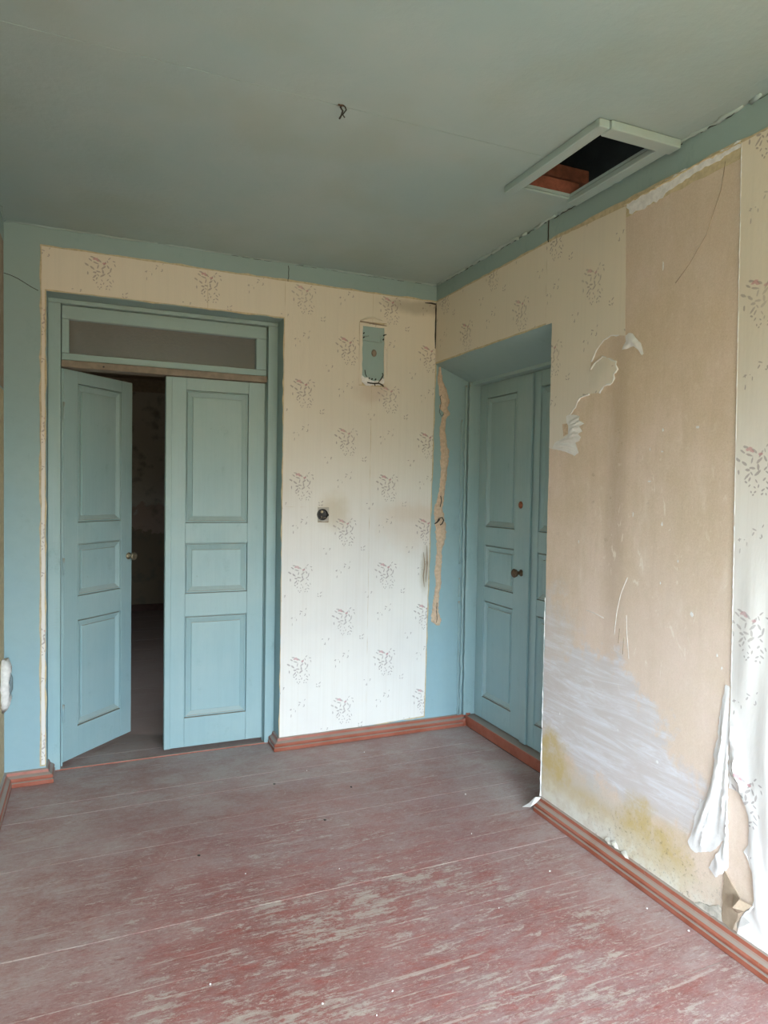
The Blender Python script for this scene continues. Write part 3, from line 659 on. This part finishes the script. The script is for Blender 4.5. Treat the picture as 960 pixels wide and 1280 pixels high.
b_.tube([(-.455, -.008, 2.137), (-.42, -.012, 2.133), (-.38, -.012, 2.137), (-.36, -.014, 2.128), (-.352, -.014, 2.120)], .004, 6); b_.tube([(-.41, -.01, 2.135), (-.405, -.012, 2.12)], .003, 6)
b_.tube([(-.385, -.006, 2.14), (-.365, -.010, 2.165), (-.352, -.008, 2.19), (-.358, -.006, 2.20)], .003, 6); b_.tube([(-.47, -.005, 2.21), (-.466, -.006, 2.185), (-.458, -.006, 2.172)], .002, 6)
at2(b_, 'torn_wire', M['wire'], smooth=True)['kind'] = 'stuff'
b_ = MB(); b_.tube([(-.488, -.003, 2.385), (-.45, -.005, 2.383), (-.40, -.005, 2.380), (-.372, -.005, 2.378), (-.35, -.004, 2.392)], .0028, 6); b_.tube([(-.372, -.004, 2.38), (-.370, -.004, 2.42)], .0022, 6)
b_.tube([(-.475, -.004, 2.405), (-.46, -.005, 2.41), (-.447, -.003, 2.412)], .004, 6)
at2(b_, 'paint_ridge', M['teal'], smooth=True)
b_ = MB(); b_.loft([[(-.412 + r * math.cos(t), y_, 2.315 + 1.3 * r * math.sin(t)) for t in [2 * math.pi * j / 12 for j in range(12)]] for y_, r in ((-.0021, .017), (-.0045, .015), (-.0055, .008))]); at2(b_, 'plugged_hole', M['brownrail'], smooth=True)

# wall switch hole: square cut in the paper, plaster ring, round dark box with the old switch
sw = empty('switch_box', (-.715, 0, 1.35), 'open round dark switch box in a small square cut out of the floral wallpaper', 'switch')
def ring(cx_, cz_, prof, k=20, sq=1.):
    m = MB(); m.loft([[(cx_ + r * math.cos(t) * sq, y_, cz_ + r * math.sin(t)) for t in [2 * math.pi * j / k for j in range(k)]] for y_, r in prof], True, True); return m
pb_ = MB(); pb_.box(-.033, .034, -.0014, -.0003, -.043, .044); pb_.build('plaster_square', simple('grey_plaster', (.50, .46, .40, 1), .85), sw)
ring(-.006, .002, ((-.0015, .033), (-.009, .033), (-.010, .029), (-.0035, .027), (-.003, .004))).build('round_box', M['dark'], sw, smooth=False)
t_ = MB(); t_.box(-.022, .016, -.014, -.004, -.008, .008); t_.build('switch_bridge', M['dark'], sw, bevel=.002)
t_ = MB(); t_.tube([(-.010, -.004, .018), (-.010, -.010, .018)], .008, 10); t_.build('screw', M['brass'], sw)
t_ = MB(); t_.tube([(-.002, -.004, -.018), (.010, -.010, -.014), (.018, -.010, -.022)], .003, 6); t_.tube([(-.016, -.004, -.02), (-.012, -.012, -.012), (-.018, -.012, -.006)], .003, 6); t_.build('wire_strand', M['brownrail'], sw, smooth=True)
t_ = MB(); t_.tube([(.022, -.003, .004), (.030, -.006, .002), (.028, -.006, -.008)], .004, 6); t_.build('wire_strand', M['wire'], sw, smooth=True)
t_ = MB(); t_.tube([(-.033, -.002, -.041), (-.02, -.005, -.039), (0, -.004, -.042), (.03, -.004, -.041)], [.001, .003, .0015, .003], 6); t_.build('curled_paper_edge', M['tan'], sw, smooth=True)

# putty-filled cable channel in the blue jamb beside the corner
R = random.Random(31)
cl_ = [(.030, 2.27), (.034, 2.20), (.058, 2.12), (.075, 2.06), (.062, 2.02), (.088, 1.985), (.066, 1.95), (.058, 1.88), (.068, 1.80), (.080, 1.74), (.076, 1.68), (.074, 1.60), (.066, 1.53), (.055, 1.45), (.040, 1.39), (.048, 1.34), (.060, 1.27), (.062, 1.20), (.052, 1.12), (.050, 1.05), (.044, .99), (.052, .92), (.040, .85), (.034, .79), (.032, .73), (.040, .685), (.052, .655)]
wd_ = [.006, .016, .030, .030, .030, .022, .016, .020, .022, .030, .028, .022, .020, .022, .032, .036, .040, .032, .020, .022, .022, .018, .018, .020, .026, .034, .014]
fill = MB(); rows = []
K = 9; N = 130
for i in range(N + 1):
    t = i / N * (len(cl_) - 1); a = min(int(t), len(cl_) - 2); f = t - a; f = f * f * (3 - 2 * f)
    cx_ = cl_[a][0] * (1 - f) + cl_[a + 1][0] * f; cz_ = cl_[a][1] * (1 - (t - a)) + cl_[a + 1][1] * (t - a); wdt = (wd_[a] * (1 - f) + wd_[a + 1] * f) * R.uniform(.85, 1.15)
    rows.append([(cx_ + wdt * (j / (K - 1) * 2 - 1), -.0003 if j in (0, K - 1) else -(.006 + .006 * math.sin(math.pi * j / (K - 1)) + R.uniform(-.003, .003)), cz_) for j in range(K)])
fill.loft(rows, False, False)
fill.build('putty_seam', M['putty'], wall_back, smooth=True)
wr_ = empty('cut_cable', (.045, -.012, 1.30), 'curled ends of dark cut cable poking out of the tan putty by the corner', 'cable')
wire([(-.02, 0, .0), (-.012, -.012, .028), (.008, -.016, .036), (.022, -.012, .018), (.014, -.008, -.004), (.0, -.006, -.012)], .0034, 'wire_strand', wr_)
wire([(-.032, .004, -.005), (-.018, -.008, .008), (-.006, -.012, .024)], .004, 'wire_strand', wr_)
wire([(.003, 0, .79 - .62 + 0), (.008, -.004, .74 - .6), (.0, -.002, .70 - .6)], .0025, 'wire_strand', wr_)
ck = MB(); ck.tube([(.037, -.012, .80), (.034, -.0135, .75), (.040, -.012, .70), (.035, -.012, .675)], .0022, 5); ck.build('putty_crack', M['wire'], wall_back, smooth=True)
ck = MB(); ck.tube([(.045, -.008, 2.10), (.032, -.010, 2.085), (.040, -.010, 2.05), (.030, -.009, 1.99), (.045, -.010, 1.965), (.06, -.010, 1.98)], .0016, 5); ck.build('embedded_wire', M['wire'], wall_back, smooth=True)

# ------------------------------------------------------------------ right wall: lining paper, wallpaper sheets, tears
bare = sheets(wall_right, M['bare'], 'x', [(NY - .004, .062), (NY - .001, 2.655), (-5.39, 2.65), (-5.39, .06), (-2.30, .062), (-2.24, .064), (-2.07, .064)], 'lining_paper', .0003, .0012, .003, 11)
PR = M['paper_right']
sheets(wall_right, M['cream'], 'x', [(-.003, NZ + .001), (-.003, 2.672), (NY + .01, 2.675), (NY + .01, NZ + .001)], 'old_paper_layer', .0003, .001, .003, 12)
sheets(wall_right, M['cream'], 'x', [(NY + .01, 2.60), (NY + .01, 2.678), (-2.3, 2.662), (-5.39, 2.662), (-5.39, 2.62)], 'old_paper_layer', .0016, .0008, .004, 13)
sheets(wall_right, PR, 'x', [(-.006, NZ + .011), (-.006, 2.663), (-1.1195, 2.664), (-1.128, NZ + .008)], seed=14, base=.0014)
TEAR2 = [(-1.651, 2.13), (-1.616, 2.139), (-1.57, 2.146), (-1.53, 2.138), (-1.484, 2.102), (-1.454, 2.06), (-1.446, 2.014), (-1.446, 1.98), (-1.448, 1.923), (-1.39, 1.916), (-1.368, 1.899), (-1.358, 1.875), (-1.309, 1.843), (-1.348, 1.844), (-1.386, 1.833), (-1.383, 1.819), (-1.417, 1.801), (-1.388, 1.792), (-1.407, 1.768), (-1.381, 1.76), (-1.398, 1.744), (-1.39, 1.728), (-1.364, 1.722), (-1.385, 1.677), (-1.359, 1.666), (-1.339, 1.674), (-1.3, 1.686), (-1.243, 1.698), (-1.193, 1.703), (NY - .004, 1.708)]
sheets(wall_right, PR, 'x', [(-1.1215, 2.666), (-1.636, 2.644)] + TEAR2 + [(NY - .002, 2.284), (-1.13, 2.284)], seed=15, base=.0024, amp=.0012, step=.03)
# torn tongue of the sheet, its white core curling off the wall
FLAP = [(-1.446, 1.925), (-1.446, 2.014), (-1.455, 2.027), (-1.462, 2.035), (-1.486, 2.055), (-1.526, 2.069), (-1.567, 2.053), (-1.607, 2.035), (-1.604, 2.022), (-1.616, 2.002), (-1.593, 1.987), (-1.597, 1.969), (-1.587, 1.952), (-1.558, 1.949), (-1.538, 1.945), (-1.512, 1.92)]
relief('torn_flap', PR, wall_right, 'x', FLAP, .004, ridges([([(-1.47, 1.93), (-1.54, 2.0), (-1.60, 2.03)], .006, .05)]), .012, seed=16)
def rim(pts, plane, off, r, name, parent, mat, seed=1):
    R = random.Random(seed); m = MB(); q = ragged(pts, .003, .012, seed)[:-1] if len(pts) > 2 else pts
    P = (lambda h, z: (h, -off, z)) if plane == 'y' else (lambda h, z: (-off, h, z))
    m.tube([P(h, z) for h, z in q], [r * R.uniform(.4, 1.3) for _ in q], 5); return m.build(name, mat, parent, smooth=True)
def openrag(pts, amp=.003, step=.012, seed=1):
    q = ragged(pts, amp, step, seed)
    # drop the closing edge
    n = max(1, int((Vector(pts[0]) - Vector(pts[-1])).length / step)); return q[:len(q) - n + 1]
def rim(pts, plane, off, r, name, parent, mat, seed=1, amp=.003):
    R = random.Random(seed); q = openrag(pts, amp, .012, seed); m = MB()
    P = (lambda h, z: (h, -off, z)) if plane == 'y' else (lambda h, z: (-off, h, z))
    m.tube([P(h, z) for h, z in q], [r * R.uniform(.4, 1.3) for _ in q], 5); return m.build(name, mat, parent, smooth=True)
rim(FLAP[2:], 'x', .005, .0042, 'torn_edge', wall_right, M['white_paper'], 17)
rim(TEAR2[1:6], 'x', .003, .0035, 'torn_edge', wall_right, M['white_paper'], 18)
rim(TEAR2[8:13], 'x', .003, .0045, 'torn_edge', wall_right, M['white_paper'], 19)
# white fray below, combed into ridges
FRY = [(-1.296, 1.842), (-1.309, 1.848), (-1.348, 1.846), (-1.388, 1.835), (-1.383, 1.819), (-1.419, 1.801), (-1.388, 1.792), (-1.409, 1.768), (-1.381, 1.76), (-1.400, 1.744), (-1.39, 1.728), (-1.364, 1.722), (-1.387, 1.677), (-1.359, 1.664), (-1.339, 1.672), (-1.3, 1.684), (-1.243, 1.696), (-1.20, 1.703), (-1.22, 1.73), (-1.262, 1.742), (-1.312, 1.758), (-1.315, 1.80), (-1.30, 1.815)]
fr_l = [([(-1.315 + .05 * math.cos(a) * 0, 1.735 + .012 * k), (-1.36, 1.74 + .014 * k + .01 * math.sin(k)), (-1.40, 1.735 + .016 * k)], .006 + .003 * (k % 2), .0055) for k, a in enumerate((0, 1, 2, 3, 4, 5, 6))]
fr_l += [([(-1.21, 1.715), (-1.28, 1.715), (-1.38, 1.70)], .007, .006), ([(-1.23, 1.703), (-1.30, 1.697), (-1.37, 1.675)], .006, .005), ([(-1.25, 1.73), (-1.31, 1.735), (-1.38, 1.725)], .006, .005)]
relief('frayed_paper', M['white_paper'], wall_right, 'x', FRY, .0045, ridges(fr_l), .006, seed=43)
sheets(wall_right, M['putty'], 'x', [(-1.271, 1.811), (-1.31, 1.81), (-1.312, 1.765), (-1.281, 1.755)], 'paper_slit', .0042, .001, .001, 41)
FRAG = [(-1.654, 2.129), (-1.672, 2.137), (-1.691, 2.131), (-1.716, 2.106), (-1.74, 2.082), (-1.754, 2.041), (-1.745, 2.036), (-1.73, 2.058), (-1.705, 2.078), (-1.681, 2.078), (-1.662, 2.075), (-1.637, 2.077), (-1.649, 2.097), (-1.658, 2.106)]
relief('paper_fragment', M['white_paper'], wall_right, 'x', FRAG, .003, ridges([([(-1.66, 2.12), (-1.70, 2.10), (-1.74, 2.05)], .008, .014), ([(-1.64, 2.08), (-1.68, 2.09)], .006, .01)]), .008, seed=42)
# right-hand sheet with its torn foot
S3 = [(-2.163, 2.652), (-2.176, 1.815), (-2.191, .864), (-2.197, .531), (-2.218, .533), (-2.237, .529), (-2.251, .518), (-2.263, .495), (-2.272, .468), (-2.277, .424), (-2.274, .378), (-2.258, .348), (-2.278, .326), (-2.293, .299), (-2.301, .274), (-2.304, .213), (-2.300, .191), (-2.263, .14), (-2.251, .093), (-2.244, .066), (-2.352, .07), (-2.62, .071), (-2.62, 2.65)]
RG = ridges([([(-2.196, .80), (-2.204, .70), (-2.222, .61), (-2.246, .545), (-2.268, .49)], .016, .011), ([(-2.215, .74), (-2.215, .62), (-2.222, .55)], .008, .008), ([(-2.30, .62), (-2.288, .48), (-2.300, .34), (-2.325, .22)], .012, .014),
             ([(-2.33, .95), (-2.33, .7), (-2.350, .45), (-2.345, .25)], .012, .03), ([(-2.40, 1.2), (-2.42, .8), (-2.40, .3)], .012, .05), ([(-2.27, 1.3), (-2.25, 1.0), (-2.24, .8)], .006, .03), ([(-2.30, .30), (-2.32, .18), (-2.35, .12)], .010, .012)])
relief('wallpaper_sheet', PR, wall_right, 'x', S3, .0042, RG, .02, seed=44, estep=.02)
sheets(wall_right, PR, 'x', [(-2.622, .071), (-3.16, .071), (-3.16, 2.65), (-2.622, 2.65)], seed=45, base=.0028)
sheets(wall_right, PR, 'x', [(-3.162, .071), (-3.7, .071), (-3.7, 2.65), (-3.162, 2.65)], seed=46, base=.0028)
sheets(wall_right, PR, 'x', [(-3.702, .071), (-5.39, .071), (-5.39, 2.65), (-3.702, 2.65)], seed=47, base=.0028)
rim([(-2.163, 2.652), (-2.176, 1.815), (-2.191, .864), (-2.197, .531)], 'x', .0042, .0022, 'torn_edge', wall_right, M['white_paper'], 48, .0006)
rim(S3[11:18], 'x', .0045, .004, 'torn_edge', wall_right, M['white_paper'], 49)
# white torn strip left of the seam, standing off the wall
W1 = [(-2.183, .868), (-2.170, .870), (-2.166, .864), (-2.165, .838), (-2.158, .815), (-2.157, .794), (-2.148, .753), (-2.149, .732), (-2.144, .704), (-2.146, .679), (-2.135, .641), (-2.13, .618), (-2.139, .604), (-2.136, .555), (-2.127, .522), (-2.115, .486), (-2.108, .462), (-2.086, .435), (-2.074, .403), (-2.061, .375), (-2.057, .341), (-2.046, .298), (-2.034, .271), (-2.048, .253), (-2.067, .249), (-2.105, .271), (-2.129, .281), (-2.153, .305), (-2.187, .355), (-2.165, .304), (-2.137, .253), (-2.125, .226), (-2.144, .215), (-2.154, .207), (-2.191, .245), (-2.202, .266), (-2.199, .438), (-2.195, .53), (-2.190, .678)]
relief('torn_strip', M['white_paper'], wall_right, 'x', W1, .004, ridges([([(-2.176, .84), (-2.168, .68), (-2.150, .52), (-2.115, .33)], .012, .009), ([(-2.188, .70), (-2.182, .52), (-2.168, .36)], .010, .007), ([(-2.150, .66), (-2.135, .5), (-2.09, .36), (-2.06, .29)], .012, .010), ([(-2.196, .58), (-2.194, .40), (-2.185, .26)], .010, .006), ([(-2.13, .42), (-2.10, .33), (-2.09, .27)], .008, .007), ([(-2.15, .3), (-2.17, .25), (-2.15, .22)], .008, .01)]), .0085, seed=50, amp=.002)
# crumpled curl and scraps at the foot of the wall
CURL = [(-2.23, .198), (-2.272, .204), (-2.302, .195), (-2.285, .172), (-2.263, .15), (-2.241, .137)]
m = MB(); n0 = len(m.v); offs = (.012, .035, .012, .03, .02, .008)
m.v += [(-o_, y_, z_) for (y_, z_), o_ in zip(CURL, offs)] + [(-.048, -2.258, .172)]
m.f += [(6, i, (i + 1) % 6) for i in range(6)]
m.build('curled_paper', M['tan'], wall_right)
m = MB(); m.v += [(-.006, -2.245, .062), (-.024, -2.262, .10), (-.018, -2.30, .14), (-.008, -2.262, .14), (-.006, -2.243, .10)]; m.f += [(0, 1, 4), (1, 3, 4), (1, 2, 3)]; m.build('curled_paper', M['white_paper'], wall_right)
sheets(wall_right, M['old_white'], 'x', [(-2.068, .070), (-2.10, .088), (-2.142, .1), (-2.166, .119), (-2.183, .117), (-2.186, .072)], 'paper_fragment', .0018, .004, .003, 52, step=.01)
sheets(wall_right, M['tan'], 'x', [(-2.183, .16), (-2.19, .25), (-2.25, .19), (-2.245, .12), (-2.225, .068), (-2.187, .075)], 'loose_lining', .0018, .004, .003, 53, step=.02)
# small hanging shreds tucked behind the skirting
for k, (yc_, zc_) in enumerate(((-1.64, .092), (-1.69, .088), (-1.735, .084))):
    m = MB(); m.v += [(-.008, yc_ + .024, zc_ - .018), (-.020, yc_ + .010, zc_ - .002), (-.006, yc_, zc_ + .008), (-.022, yc_ - .016, zc_ - .012), (-.008, yc_ - .024, zc_ - .018)]; m.v = [(x_, y_ + (.012 if k == 1 else 0), z_ * (1 if k != 1 else 1.08)) for x_, y_, z_ in m.v]; m.f += [(0, 1, 2), (1, 3, 2), (3, 4, 2)]
    m.build('curled_paper', M['old_white'], wall_right)
# crack and chips in the lining
def on_right(pts, r, name, mat): m = MB(); m.tube([(-.0018, y_, z_) for y_, z_ in pts], r, 5); m.build(name, mat, wall_right, smooth=True)
on_right([(-2.10, 2.62), (-2.085, 2.53), (-2.03, 2.40), (-1.96, 2.32), (-1.90, 2.27)], .0014, 'wall_crack', M['tan'])
on_right([(-1.35, 2.435), (-1.40, 2.44), (-1.45, 2.455), (-1.50, 2.455)], .0014, 'wall_crack', M['wire'])
CH0 = [(-1.838, 2.35, .006, .035), (-1.86, 1.0 + .74, .012, .012), (-1.80, 1.67, .004, .012), (-2.02, 1.74, .02, .01), (-1.86, 1.66, .012, .006), (-1.72, 1.42, .006, .018), (-1.87, 1.39, .008, .014), (-1.40, 1.29, .004, .018), (-1.80, 1.55, .02, .006), (-1.87, 1.17, .006, .01), (-2.13, .96, .007, .01), (-2.15, .92, .006, .008), (-1.67, .55, .006, .012), (-1.88, .5, .014, .012), (-2.08, .43, .006, .03), (-1.30, .5, .005, .01), (-2.02, 1.08, .014, .016), (-1.95, 1.26, .005, .01)]
R = random.Random(60); m = MB()
for (yc_, zc_, a_, b_) in CH0:
    a_ *= .6; b_ *= .7
    pts = [(yc_ + a_ * math.cos(t) * R.uniform(.4, 1.1), zc_ + b_ * math.sin(t) * R.uniform(.4, 1.1)) for t in [2 * math.pi * j / 7 for j in range(7)]]
    m.sheet(pts, .0014, .0012, 'x')
tag(m.build('plaster_chips', M['white_plaster'], wall_right), kind='stuff')
on_right([(-1.635, .93), (-1.645, 1.02), (-1.665, 1.10), (-1.70, 1.17)], .0012, 'scratch', M['white_plaster'])
on_right([(-1.72, .85), (-1.705, .95), (-1.70, 1.02)], .0010, 'scratch', M['white_plaster'])
on_right([(-1.66, .90), (-1.665, .96)], .0018, 'scratch', M['tan']); on_right([(-1.685, .86), (-1.69, .93)], .0015, 'scratch', M['tan'])
on_right([(-1.46, 1.00), (-1.52, .995), (-1.57, .985)], .0010, 'scratch', M['white_plaster'])
# broken plaster and torn paper edge under the blue band
TT = [(-1.64, 2.652), (-1.656, 2.607), (-1.72, 2.600), (-1.811, 2.605), (-1.90, 2.625), (-2.00, 2.632), (-2.111, 2.638), (-2.158, 2.640), (-2.160, 2.662), (-1.9, 2.662)]
sheets(wall_right, M['white_plaster'], 'x', TT, 'broken_plaster', .0016, .0022, .006, 62, step=.015)
rim([(-1.62, 2.652), (-1.8, 2.655), (-2.0, 2.660), (-2.16, 2.655)], 'x', .004, .004, 'torn_edge', wall_right, M['cream'], 63)
# ragged white plaster corner of the pier and the scrap at its foot
R = random.Random(70); m = MB()
m.tube([(-.001, NY + .002 + R.uniform(-.001, .001), .03 + .02 * i) for i in range(50)], [(R.uniform(.0004, .0022) if R.random() < .8 else .0035) if i > 14 else R.uniform(.0025, .0055) for i in range(50)], 6)
m.build('chipped_corner', M['white_plaster'], wall_right, smooth=True)
sc = MB(); sc.v += [(-.002, .006, .062), (-.03, .012, .060), (-.052, .02, .035), (-.075, .04, .012), (-.062, -.004, .028), (-.038, -.018, .05), (-.006, -.012, .068), (-.03, 0, .068)]
sc.f += [(7, 0, 1), (7, 1, 2), (7, 2, 4), (7, 4, 5), (7, 5, 6), (7, 6, 0), (2, 3, 4)]
so = sc.build('paper_scrap', M['white_paper'], loc=(0, -1.172, 0)); so.modifiers.new('t', 'SOLIDIFY').thickness = .002
tag(so, 'torn white paper scrap hanging at the end of the right-hand skirting board', 'paper scrap')

# left wall paper and whitened hole
lw = MB(); lw.box(-RX + .0005, -RX + .002, -3.1, -.03, .08, 1.95); lw.build('wallpaper_sheet', M['cream'], wall_left)
lw = MB(); lw.box(-RX + .0005, -RX + .002, -3.1, -.03, 1.96, 2.66); lw.build('wallpaper_sheet', M['tan'], wall_left)
R = random.Random(81); m = MB(); rings = []
for (rr, xo) in ((.10, .0), (.098, .022), (.082, .036), (.05, .032), (.02, .024)):
    rings.append([(xo + R.uniform(-.004, .004), rr * .62 * math.cos(t) * R.uniform(.88, 1.1), rr * 1.25 * math.sin(t) * R.uniform(.88, 1.1)) for t in [2 * math.pi * j / 22 for j in range(22)]])
m.loft(rings); po = m.build('plaster_lump', M['white_plaster'], loc=(-RX + .0025, -.11, .535), smooth=True)
tag(po, 'rough white plaster lump around a hole on the left wall at the photo edge', 'plaster')
m = MB(); m.tube([(.028, -.02, -.05), (.034, .0, -.02), (.036, .01, .03), (.034, -.01, .06)], [.006, .012, .009, .005], 7); po2 = m.build('dark_gouge', simple('blue_grey_plaster', (.20, .26, .28, 1), .8), po, smooth=True)

# ------------------------------------------------------------------ next room behind door 1
nr = MB(); FYR = 4.85
nr.box(-3.4, 2.0, FYR, FYR + .1, 0, H); wfar = nr.build('wall_far', M['far'], kind='structure')
nr = MB(); nr.box(-3.5, -3.4, .3, 1.1, 0, H); nr.box(-3.5, -3.4, 1.5, FYR, 0, H); nr.box(-3.5, -3.4, 1.1, 1.5, 0, 1.5); nr.box(-3.5, -3.4, 1.1, 1.5, 2.0, H); nr.build('wall_far_left', M['far'], kind='structure')  # the window hole is added to let some light into this room
nr = MB(); nr.box(2.0, 2.1, .3, FYR, 0, H); nr.build('wall_far_right', M['far'], kind='structure')
nr = MB(); nr.box(-3.5, 2.1, .3, FYR + .1, H, H + .05); nr.build('ceiling_far', M['tan'], kind='structure')
nr = MB(); nr.box(-3.4, 2.0, FYR - .03, FYR, 0, .08); nr.build('baseboard_far', simple('dark_skirting', (.10, .045, .03, 1), .6), kind='structure')
nr = MB(); nr.box(-3.4, 2.0, FYR - .012, FYR, 2.62, H); nr.build('trim_4', M['tan'], kind='structure')
nr = MB(); nr.box(-3.4, -RX - .3, .2, .3, 0, H); nr.box(.75, 2.0, .2, .3, 0, H); nr.build('wall_far_near', M['far'], kind='structure')

# ------------------------------------------------------------------ crumbs on the floor
R = random.Random(90)
crumb = None
spots = [(-1.20, -2.05), (-1.12, -1.98), (-1.62, -1.75), (-1.33, -1.95), (-.98, -2.3), (-.42, -1.25), (-.28, -1.62), (-.10, -1.95), (-.06, -2.1), (-1.5, -2.35), (-.9, -.35), (-.52, -.22), (-.25, -.9), (-1.05, -1.3), (-1.4, -1.2), (-.6, -1.75)]
dark_spots = [(-.98, -.9), (-1.55, -1.0), (-.75, -.62), (-1.1, -.45)]
def crumb_mesh(seed):
    R = random.Random(seed); bm = bmesh.new(); bmesh.ops.create_icosphere(bm, subdivisions=1, radius=1)
    for v in bm.verts: v.co = Vector((v.co.x * R.uniform(.7, 1.2) * .006, v.co.y * R.uniform(.6, 1.2) * .005, max(-.0025, v.co.z * .003)))
    me = bpy.data.meshes.new('plaster_crumb'); bm.to_mesh(me); bm.free(); return me
ms = [crumb_mesh(s) for s in range(4)]
for me in ms[:3]: me.materials.append(M['white_plaster'])
ms[3].materials.append(M['wire'])
for i, (x, y) in enumerate(spots):
    o = bpy.data.objects.new('plaster_crumb', ms[i % 3]); col.objects.link(o); o.location = (x, y, .0026); s_ = R.uniform(.35, .8); o.scale = (s_, s_, 1); o.rotation_euler.z = R.uniform(0, 6)
    tag(o, 'tiny white plaster crumb lying on the worn red floorboards', 'crumb', 'white plaster crumbs on the floor')
for i, (x, y) in enumerate(dark_spots):
    o = bpy.data.objects.new('dirt_crumb', ms[3]); col.objects.link(o); o.location = (x, y, .0026); o.rotation_euler.z = R.uniform(0, 6); o.scale = (1.3, 1.3, 1)
    tag(o, 'small dark crumb of dirt lying on the worn red floorboards', 'crumb', 'dark dirt crumbs on the floor')
